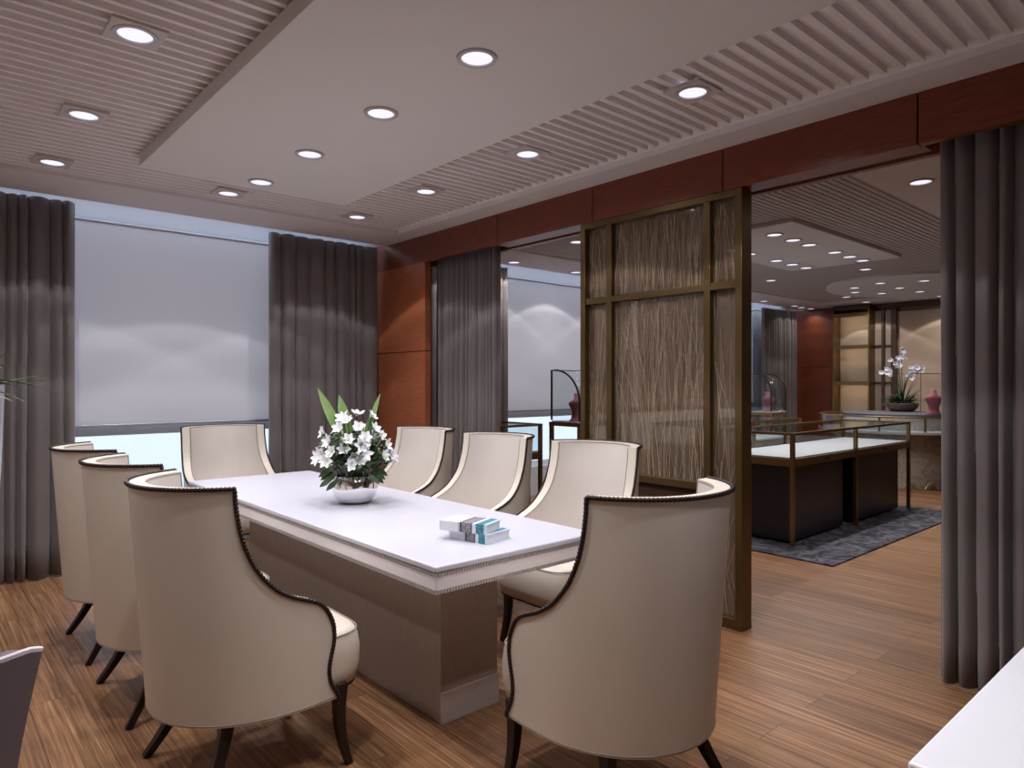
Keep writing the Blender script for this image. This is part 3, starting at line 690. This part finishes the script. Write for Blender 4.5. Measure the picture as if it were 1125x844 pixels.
def bouquet():
    C = Vector((1.76, 3.247, .75))
    t = thing('flower_arrangement', 'white lily arrangement in a round mirror chrome bowl on the meeting table', 'flowers', C)
    prof = [(.0, 0), (.060, .0), (.088, .012), (.110, .042), (.119, .078), (.117, .110), (.106, .138), (.101, .146), (.096, .143), (.105, .11), (.10, .06), (.06, .02), (.0, .018)]
    MB().lathe([(max(r, .0005), z) for r, z in prof], 48, cap=False).build('bowl', M['chrome'], t, angle=60)
    rnd = random.Random(21)
    vd = Vector((-.4776, -.8786, 0)); rt = Vector((.8786, -.4776, 0))   # towards us, and to the right as seen from the door
    # flower heads: sideways, height above the table, forward
    heads = [(-.035, .425, .05), (.01, .455, .02), (.02, .40, .09), (-.06, .44, .02), (.085, .45, .02), (-.165, .37, .04), (-.13, .33, .09), (-.17, .27, .10), (-.145, .235, .13), (-.12, .28, .13), (-.19, .24, .06),
             (.035, .31, .13), (.05, .27, .14), (.03, .24, .15), (.0, .25, .13), (-.02, .22, .15), (.055, .345, .11), (-.03, .335, .11), (-.055, .29, .12), (.135, .35, .05), (.165, .30, .06), (.19, .255, .06), (.145, .25, .10), (.205, .235, .03), (.10, .38, .05),
             (.0, .36, -.08), (-.10, .34, -.08), (.10, .33, -.09), (.16, .25, -.08), (-.16, .25, -.08), (0, .27, -.15), (-.08, .395, .06)]
    for i, (a, h, f) in enumerate(heads):
        p = rt * a * .93 + vd * f + Vector((0, 0, h)); d = (p - Vector((0, 0, .20))); d.z *= .35; d = d.normalized() + vd * .25 + Vector((rnd.uniform(-.25, .25), rnd.uniform(-.25, .25), rnd.uniform(-.1, .25)))
        mb = MB(); petal_fan(mb, aim(p, d), 6, rnd.uniform(.034, .046), .0125, rnd.uniform(.1, .35), i)
        o = mb.build('flower', M['petal'], t, angle=80)
        mb = MB()
        for q in range(5):
            e_ = aim(p, d); mb.tube([e_ @ Vector((0, 0, .003)), e_ @ Vector((.008 * math.cos(q * 1.26), .008 * math.sin(q * 1.26), .028))], .0011, 4)
        mb.build('stamens', M['bud'], o)
    st = MB()
    for i, (a, h, f) in enumerate(heads):
        p = rt * a + vd * f + Vector((0, 0, h)); q = Vector((p.x * .25, p.y * .25, .10)); mid = q.lerp(p, .5) + Vector((0, 0, .04)); st.tube([q, mid, p], .0028, 5)
    st.build('stems', M['leaf'], t)
    for i in range(20):
        a = rnd.uniform(0, 2 * PI); rr = rnd.uniform(.08, .19); h = .20 + rnd.uniform(0, 1) * .24 * (1 - (rr / .25) ** 2)
        p = Vector((rr * math.cos(a), rr * math.sin(a), h)); d = (p - Vector((0, 0, .1))).normalized()
        MB().tube([p, p + d * .012, p + d * .03, p + d * .042], [.003, .007, .006, .001], 6).build('bud', M['bud'], t)
    fo = MB()
    for i in range(620):
        a = rnd.uniform(0, 2 * PI); ph = rnd.uniform(.0, 1.25); rr = rnd.uniform(.30, 1.0)
        p = Vector((.18 * rr * math.cos(a) * math.cos(ph * .85), .18 * rr * math.sin(a) * math.cos(ph * .9), .188 + .20 * rr * math.sin(ph)))
        d = Vector((math.cos(a), math.sin(a), rnd.uniform(-.3, .9)))
        leafshape(fo, p, d, rnd.uniform(.032, .058), rnd.uniform(.018, .032), Vector((rnd.uniform(-.4, .4), rnd.uniform(-.4, .4), 1)), rnd.uniform(0, .5))
    for a, h, f in ((-.16, .14, .10), (-.175, .135, .12), (-.19, .12, .09), (.12, .14, .11), (-.185, .15, .05), (-.145, .11, .11), (-.20, .165, .06), (.16, .15, .07), (.18, .16, .03), (.15, .13, .05)):
        p = rt * a * .6 + vd * f * .8 + Vector((0, 0, h + .02)); leafshape(fo, p, rt * a * 2 + vd * f + Vector((0, 0, -.22)), .075, .03, vd + Vector((0, 0, .6)), .15)
    fo.build('foliage', M['leaf'], t, angle=80)
    for a, h, b_, L, W in ((-.10, .40, -.165, .275, .052), (-.045, .40, -.07, .24, .062), (.075, .40, .115, .245, .034)):
        p0 = rt * a * .45 + Vector((0, 0, .30)); tip = rt * b_ * 1.15 + Vector((0, 0, .30 + L * 1.12)); mb = MB()
        leafshape(mb, p0, tip - p0, (tip - p0).length, W, vd + Vector((.1, 0, .1)), .06, 10); mb.build('blade_leaf', M['blade'], t, angle=80)
bouquet()

# ------------------------------------------------------------------ reception desk corner, grey chair, planter
def desk():
    t = thing('reception_desk', 'white desk cut off by the lower right corner of the picture', 'desk', (2.0, .03, 0)); T = Matrix.Translation((-2.0, -.03, 0))
    MB().box(1.238, 2.76, -.355, .415, .712, .75).xf(T).build('desktop', M['whited'], t, bevel=.006, seg=3)
    MB().box(1.27, 1.31, -.32, .385, 0, .712).xf(T).build('side_panel', M['walnut'], t, bevel=.002)
    MB().box(2.69, 2.73, -.32, .385, 0, .712).xf(T).build('side_panel', M['walnut'], t, bevel=.002)
    MB().box(1.31, 2.69, .345, .38, .08, .712).xf(T).build('front_panel', M['walnut'], t, bevel=.002)
desk()
def grey_chair():
    X, Y = -.118, 1.90
    t = thing('visitor_chair', 'mauve grey chair back with pale piping at the lower left corner', 'chair', (X, Y, 0))
    def half(z): return .262 + .055 * max(0, (z - .45) / .41) ** 1.5
    rows_o, rows_i = [], []
    zs = [.40, .47, .54, .61, .68, .74, .79, .825, .845, .858]
    for z in zs:
        ro, ri = [], []
        for k_ in range(33):
            s_ = -1 + 2 * k_ / 32; h = half(z); g = (z - .40) / .458
            zz = z - .009 - .016 * g * (1 - abs(s_) ** 2.2)
            if abs(s_) > .9: zz -= .010 * g * ((abs(s_) - .9) / .1) ** 2
            yy = -.285 + .10 * (1 - math.sqrt(max(0, 1 - (s_ * .93) ** 2))) * (1 - .2 * g)
            ro.append((s_ * h, yy - .02 * g, zz)); ri.append((s_ * (h - .035), yy + .045 - .02 * g, zz))
        rows_o.append(ro); rows_i.append(ri)
    sh = MB().grid(rows_o, flip=False); n = 33; io = len(sh.v); sh.grid(rows_i, flip=True); m_ = len(zs); tp = (m_ - 1) * n
    for j in range(n - 1):
        sh.f.append((tp + j, tp + j + 1, io + tp + j + 1, io + tp + j)); sh.f.append((j + 1, j, io + j, io + j + 1))
    for i in range(m_ - 1):
        a, b_ = i * n, (i + 1) * n; sh.f.append((a, b_, io + b_, io + a)); a += n - 1; b_ += n - 1; sh.f.append((b_, a, io + a, io + b_))
    sh.build('backrest', M['grey'], t, angle=50)
    top = [(x, y + .012, z + .002) for x, y, z in rows_o[-1]]
    MB().tube(top, .006, 6).build('piping', M['piping'], t)
    seat = []
    for ins, z in ((.03, .36), (0, .38), (0, .45), (.015, .475), (.06, .485)):
        pts = []
        for k_ in range(40):
            a = 2 * PI * k_ / 40; e_ = .5; ca, sa = math.cos(a), math.sin(a)
            pts.append((math.copysign(abs(ca) ** e_, ca) * (.25 - ins), .03 + math.copysign(abs(sa) ** e_, sa) * (.27 - ins), z))
        seat.append(pts)
    sb = MB().grid(seat, closed_u=True); sb.f.append(tuple(reversed(range(40)))); sb.f.append(tuple(160 + k_ for k_ in range(40))); sb.build('seat', M['grey'], t, angle=60)
    for sx in (1, -1):
        for y0, y1 in ((-.16, -.21), (.22, .25)): MB().tube([(sx * .19, y0, .37), (sx * .21, y1, 0)], [.022, .013], 10).build('leg', M['leg'], t)
grey_chair()
def palm_leaf(mb, p, az, el, L, W, droop, n=10):
    d = Vector((math.cos(az) * math.cos(el), math.sin(az) * math.cos(el), math.sin(el))); s_ = Vector((-math.sin(az), math.cos(az), 0)); rows = []
    for i in range(n + 1):
        f = i / n; c_ = Vector(p) + d * (L * f) + Vector((0, 0, -droop * L * f * f)); w_ = W * .5 * (1 - f) ** .6 * min(1, .35 + f * 4) if i < n else .0004
        rows.append([c_ - s_ * w_ + Vector((0, 0, w_ * .5)), c_, c_ + s_ * w_ + Vector((0, 0, w_ * .5))])
    mb.grid(rows)
def planter():
    t = thing('potted_plant', 'spiky green plant in a tall silver planter at the left edge', 'plant', (.192, 4.6, 0))
    MB().lathe([(.115, 0), (.12, .01), (.178, .90), (.194, 1.36), (.196, 1.372), (.186, 1.372), (.178, 1.30)], 48, cap=False).build('planter', M['planter'], t, angle=60)
    MB().lathe([(.0005, 1.30), (.178, 1.30)], 32, cap=False).build('soil', M['soil'], t)
    rnd = random.Random(8)
    for i in range(54):
        mb = MB(); az = i * 2.399; el = rnd.uniform(.1, 1.35); L = rnd.uniform(.26, .46)
        palm_leaf(mb, (.03 * math.cos(az), .03 * math.sin(az), 1.30 + .1 * rnd.random()), az, el, L, rnd.uniform(.028, .044), rnd.uniform(.15, .6))
        mb.build('leaf', M['blade'] if i % 3 == 0 else M['leafd'], t, angle=80)
planter()

# ------------------------------------------------------------------ the shop
rg = MB().box(-1.575, 1.575, -1.15, 1.15, 0, .012).build('area_rug', M['rug'], smooth=False); rg.location = (6.775, 3.40, 0)
tag(rg, 'charcoal grey patterned rug under the glass counters beyond the opening', 'rug')
ZR = .012
def vitrine(mb_add, x0, x1, y0, y1, zd, zt, t, xs, W=.022):
    fr = MB()
    for y in (y0, y1):
        fr.box(x0, x1, y - W / 2, y + W / 2, zt - W, zt)
    for x in (x0, x1): fr.box(x - W / 2, x + W / 2, y0 + W / 2, y1 - W / 2, zt - W, zt)
    fr.build('glazing_frame', M['brass'], t, smooth=False)
    gl = MB().box(x0 + W / 2, x1 - W / 2, y0 + W / 2, y1 - W / 2, zt - .012, zt - .006)
    for y in (y0, y1): gl.box(x0 + W / 2, x1 - W / 2, y - .002, y + .002, zd, zt - W)
    for x in (x0, x1): gl.box(x - .002, x + .002, y0 + W / 2, y1 - W / 2, zd, zt - W)
    gl.build('glass', M['vglass'], t, smooth=False)
def counter(name_label, loc, LX, LY, xs, blocks, zt=.95):
    t = thing('display_counter', name_label, 'display counter', loc, 0, 'glass topped shop counters')
    h = LY / 2; zd = .74; W = .032
    for x in xs:
        for y in (-h, h): MB().box(x - W / 2, x + W / 2, y - W / 2, y + W / 2, 0, zt).build('post', M['brass'], t, smooth=False)
    x0, x1 = xs[0], xs[-1]
    ap = MB()
    for y in (-h, h): ap.box(x0 + W / 2, x1 - W / 2, y - .012, y + .012, .665, zd - .012)
    for x in (x0, x1): ap.box(x - .012, x + .012, -h + W / 2, h - W / 2, .665, zd - .012)
    ap.build('apron', M['brass'], t, smooth=False)
    MB().box(x0 + .012, x1 - .012, -h + .012, h - .012, zd - .03, zd).build('deck', M['deck'], t, smooth=False)
    for a, b_ in blocks:
        k_ = MB().box(a, b_, -h + .05, h - .05, .02, zd - .04).build('cabinet', M['plum'], t, bevel=.003)
    for i, (a, b_) in enumerate(zip(xs[:-1], xs[1:])):
        MB().box((a + b_) / 2 - .03, (a + b_) / 2 + .03, -h - .016, -h - .012, .69, .705).build('lock', M['nail'], t, smooth=False)
    vitrine(None, x0, x1, -h, h, zd, zt, t, xs)
    return t
counter('long brass framed glass counter with plum cabinets, standing nearest on the rug', (5.557, 3.09, ZR), 2.68, .70, [0.0, 1.27, 2.66], [(.06, 1.10), (1.37, 2.50)])
counter('brass framed glass counter behind the nearest one on the rug', (5.95, 4.20, ZR), 2.3, .56, [0.0, 1.1, 2.2], [(.06, 1.0), (1.2, 2.1)])
counter('brass framed glass counter by the shop window, showing beyond the armchairs', (3.80, 4.95, 0), .7, .55, [0.0, .68], [(.08, .60)], zt=1.0)

def bust(loc, rz, label, sc_=1.0):
    t = thing('necklace_bust', label, 'display bust', loc, rz, 'pink jewellery busts')
    rows = []
    for z, w_, d_, oy in ((0, .075, .05, 0), (.008, .08, .055, 0), (.03, .06, .042, 0), (.08, .052, .038, -.004), (.13, .072, .040, -.014), (.17, .102, .044, -.026), (.195, .098, .044, -.030), (.212, .060, .040, -.026), (.232, .034, .032, -.018), (.275, .030, .030, -.004), (.283, .026, .026, .0), (.284, .001, .001, .0)):
        rows.append([(w_ * sc_ * math.cos(2 * PI * k_ / 24), (d_ * math.sin(2 * PI * k_ / 24) + oy) * sc_, z * sc_) for k_ in range(24)])
    b_ = MB().grid(rows, closed_u=True); b_.f.append(tuple(reversed(range(24)))); b_.build('body', M['pink'], t, angle=60)
    MB().tube([(.06 * sc_ * math.cos(a), (-.046 + .0 * a) * sc_ + .01 * sc_ * abs(math.cos(a)), (.185 - .05 * math.sin(a)) * sc_) for a in [PI * k_ / 14 for k_ in range(15)]], .003, 5).build('necklace', M['gold'], t)
    return t
def dome_case(loc, L, D, label):
    """table showcase: upright back, front glass curving over as a quarter round, ends in bronze outline"""
    t = thing('arched_showcase', label, 'showcase', loc, 0, 'arched glass showcases by the window'); zt, Hc = 1.0, .515; W = .022
    for x in (-L / 2, L / 2):
        for y in (-D / 2, D / 2): MB().box(x - .018, x + .018, y - .018, y + .018, 0, zt - .05).build('leg', M['brass'], t, smooth=False)
    MB().box(-L / 2 - .02, L / 2 + .02, -D / 2 - .02, D / 2 + .02, zt - .05, zt - .012).build('table_frame', M['brass'], t, smooth=False)
    MB().box(-L / 2, L / 2, -D / 2, D / 2, zt - .012, zt).build('deck', M['deck'], t, smooth=False)
    rad = D * .86
    out = [(D / 2, 0), (D / 2, Hc)] + [(-D / 2 + rad - rad * math.sin(PI / 2 * k_ / 14), Hc - rad + rad * math.cos(PI / 2 * k_ / 14)) for k_ in range(15)] + [(-D / 2, 0)]
    for x in (-L / 2, L / 2):
        MB().tube([(x, y, zt + z + (.008 if z == 0 else 0)) for y, z in out], .011, 8).build('arch_frame', M['nail'], t)
        g = MB(); vs = [(x, y, zt + z) for y, z in out]; g.add(vs, [tuple(range(len(vs)))]); o = g.build('end_glass', M['vglass'], t, smooth=False); m_ = o.modifiers.new('thick', 'SOLIDIFY'); m_.thickness = .004
    o = MB().grid([[(x, y, zt + z) for y, z in out[1:]] for x in (-L / 2, L / 2)]).build('curved_glass', M['vglass'], t, angle=60); m_ = o.modifiers.new('thick', 'SOLIDIFY'); m_.thickness = .004
    MB().tube([(-L / 2, D / 2, zt + Hc), (L / 2, D / 2, zt + Hc)], .006, 6).build('top_bar', M['nail'], t)
    br = MB()
    for sx in (-1, 1):   # curved corner brackets under the table top
        pts = [(sx * (L / 2 - .018 - .10 * (1 - math.cos(a))), -D / 2, zt - .05 - .07 * (1 - math.sin(a))) for a in [PI / 2 * k_ / 8 for k_ in range(9)]]
        br.tube(pts, .008, 6)
    br.build('bracket', M['brass'], t)
    return t
dome_case((5.23, 4.78, 0), .60, .39, 'arched glass showcase on brass legs, just left of the bronze screen')
bust((5.03, 4.72, 1.0), R(-20), 'pink necklace bust inside the arched showcase left of the screen', 1.0)
dome_case((8.87, 4.72, 0), .40, .30, 'arched glass showcase on brass legs, seen just right of the screen post')
bust((8.80, 4.70, 1.0), R(-20), 'pink necklace bust inside the arched showcase right of the screen', .95)

def round_counter():
    CX, CY, RR = 10.42, 3.62, 1.02
    t = thing('round_counter', 'round marble shop counter with a glass rim, carrying the orchid', 'display counter', (CX, CY, 0))
    MB().lathe([(.74, .0), (.76, .05), (.78, .70)], 72).build('marble_base', M['marble'], t)
    MB().lathe([(RR - .02, .70), (RR, .705), (RR, .725), (RR - .02, .73)], 72).build('deck_edge', M['brass'], t)
    MB().lathe([(RR - .01, .73), (RR - .01, .76)], 72).build('deck', M['deck'], t)
    MB().lathe([(.66, .76), (.66, .945)], 72).build('core', M['marblew'], t)
    MB().lathe([(.68, .945), (.695, .95), (.695, .968), (.68, .975), (.3, .977)], 72).build('cloth_top', M['slate'], t)
    MB().lathe([(RR - .03, .76), (RR - .03, .945), (.70, .947)], 72, cap=False).build('glass', M['vglass'], t)
    MB().tube([((RR - .03) * math.cos(2 * PI * k_ / 72), (RR - .03) * math.sin(2 * PI * k_ / 72), .948) for k_ in range(72)], .011, 6, closed=True).build('rim', M['brass'], t)
    for k_ in range(12):
        a = 2 * PI * k_ / 12 + .13; x, y = (RR - .03) * math.cos(a), (RR - .03) * math.sin(a)
        MB().box(x - .011, x + .011, y - .011, y + .011, .76, .94).build('post', M['brass'], t, smooth=False)
    for a0 in (PI * 1.135, PI * 1.235, PI * 1.335):
        pts = [(.80 * math.cos(a0 + q), .80 * math.sin(a0 + q), .012 + .085 * math.sin(PI * f)) for f, q in [(i / 12, .22 * i / 12) for i in range(13)]]
        MB().tube(pts, .011, 6).build('brass_arc', M['gold'], t)
round_counter()
bust((10.14, 3.08, .976), R(-60), 'pink necklace bust on the round counter, beside the near curtain edge', 1.15)

def orchid():
    t = thing('potted_orchid', 'white orchid in a low taupe bowl on the round counter', 'plant', (10.85, 3.70, .978))
    MB().lathe([(.13, 0), (.17, .01), (.215, .06), (.235, .115), (.225, .118), (.20, .10)], 40, sx=1.1, sy=.9, cap=False).build('bowl', M['potb'], t, angle=60)
    MB().lathe([(.0005, .105), (.205, .10)], 30, sx=1.1, sy=.9, cap=False).build('soil', M['soil'], t)
    rnd = random.Random(5); lf = MB()
    for i in range(110):
        az = i * 2.399; palm_leaf(lf, (.05 * math.cos(az), .05 * math.sin(az), .11), az, rnd.uniform(.15, 1.0), rnd.uniform(.22, .36), rnd.uniform(.02, .04), rnd.uniform(.12, .42))
    for i in range(14):
        az = i * 1.1; palm_leaf(lf, (.03 * math.cos(az), .03 * math.sin(az), .11), az, rnd.uniform(1.1, 1.4), rnd.uniform(.40, .62), .02, .15)
    lf.build('foliage', M['leafd'], t, angle=80)
    rt = Vector((.62, -.78, 0)); st = MB(); fl = []
    for tip, n in (((-.24, .60), 8), ((-.02, .86), 8), ((.22, .64), 9), ((-.12, .72), 6), ((.12, .52), 4)):
        p0 = Vector((0, 0, .11)); p2 = rt * tip[0] + Vector((0, 0, tip[1])); p1 = Vector((0, 0, tip[1] * 1.0)) + rt * tip[0] * .3; pts = [(p0 * (1 - f) ** 2 + p1 * 2 * f * (1 - f) + p2 * f * f) for f in [i / 10 for i in range(11)]]
        st.tube(pts, .005, 5)
        for q in range(n): fl.append(pts[-1 - q // 2] + Vector((rnd.uniform(-.05, .05), rnd.uniform(-.05, .05), rnd.uniform(-.05, .05))))
    st.build('stems', M['leaf'], t)
    for i, p in enumerate(fl):
        mb = MB(); petal_fan(mb, aim(p, Vector((-.75, -.35, rnd.uniform(-.3, .3)))), 5, .042, .018, .4, 50 + i); mb.build('flower', M['petal'], t, angle=80)
orchid()
def stool():
    t = thing('counter_stool', 'tan leather stool half hidden behind the near curtain', 'stool', (9.42, 2.55, 0))
    MB().lathe([(.15, .30), (.165, .31), (.17, .60), (.155, .645), (.08, .655)], 36).build('seat', M['tan'], t, angle=50)
    MB().lathe([(.155, .26), (.165, .265), (.165, .30), (.155, .302)], 36).build('trim_band', M['cherry'], t)
    for k_ in range(4):
        a = PI / 4 + k_ * PI / 2; MB().tube([(.12 * math.cos(a), .12 * math.sin(a), .265), (.15 * math.cos(a), .15 * math.sin(a), 0)], [.014, .01], 8).build('leg', M['brass'], t)
stool()
# lit shelf unit on the end wall
def shelf_unit():
    x0, x1 = 11.86, 12.145; ya, yb = 4.545, 5.14
    t = thing('shelf_unit', 'bronze framed wall shelf unit with three warmly lit bays', 'shelves', (12.0, 4.84, 0)); T = Matrix.Translation((-12.0, -4.84, 0))
    def P(mb, nm, m, **k): return mb.xf(T).build(nm, m, t, **k)
    P(MB().box(x1 - .02, x1, ya, yb, .0, 2.62), 'back_panel', M['niche'], smooth=False)
    for y0, y1 in ((yb - .02, yb), (ya, ya + .02)): P(MB().box(x0, x1 - .02, y0, y1, 0, 2.62), 'side_panel', M['brass'], smooth=False)
    for z in (.30, .86, 1.40, 2.01, 2.55):
        P(MB().box(x0, x1 - .02, ya + .02, yb - .02, z - .018, z + .018), 'shelf', M['brass'], smooth=False)
        P(MB().box(x0, x0 + .012, ya + .02, yb - .02, z - .045, z - .018), 'shelf_lip', M['brass'], smooth=False)
        if z > .5: P(MB().box(x0 + .025, x0 + .045, ya + .03, yb - .03, z - .026, z - .0185), 'light_strip', M['shelfled'], smooth=False)
    P(MB().box(x0, x1 - .02, ya + .02, yb - .02, 0, .28), 'plinth', M['walnut'], smooth=False)
    P(MB().box(x0, x1, ya, yb, 2.62, 2.70), 'cornice', M['walnut'], smooth=False)
shelf_unit()
def wall_cladding():
    x1 = 12.148
    t = thing('wall_panelling', 'bronze framed beige wall panelling right of the lit shelves', 'wall panel', (12.1, 4.0, 0)); T = Matrix.Translation((-12.1, -4.0, 0))
    def P(mb, nm, m, **k): return mb.xf(T).build(nm, m, t, **k)
    P(MB().box(12.09, x1, 4.43, 4.54, .02, 2.60), 'narrow_panel', M['beige2'], smooth=False)
    P(MB().box(12.09, x1, 4.285, 4.385, .02, 2.60), 'narrow_panel', M['beige2'], smooth=False)
    for y0, y1, dx in ((4.387, 4.428, 12.05), (4.20, 4.283, 12.05)): P(MB().box(dx, x1, y0, y1, 0, 2.62), 'post', M['walnut'], smooth=False)
    for z in (1.40, 2.01):
        P(MB().box(12.07, 12.09, 4.285, 4.385, z - .012, z + .012), 'crossbar', M['walnut'], smooth=False)
        P(MB().box(12.07, 12.09, 4.43, 4.54, z - .012, z + .012), 'crossbar', M['walnut'], smooth=False)
    P(MB().box(12.10, x1, 1.0, 4.198, 1.545, 2.56), 'upper_panel', M['beige'], smooth=False)
    P(MB().box(12.10, x1, 3.86, 4.198, 0, 1.535), 'lower_panel', M['beige'], smooth=False)
    P(MB().box(12.10, x1, 1.0, 3.85, 0, 1.535), 'lower_panel', M['beige'], smooth=False)
    P(MB().box(12.04, x1, 1.0, 4.54, 2.62, 2.70), 'cornice', M['walnut'], smooth=False)
wall_cladding()
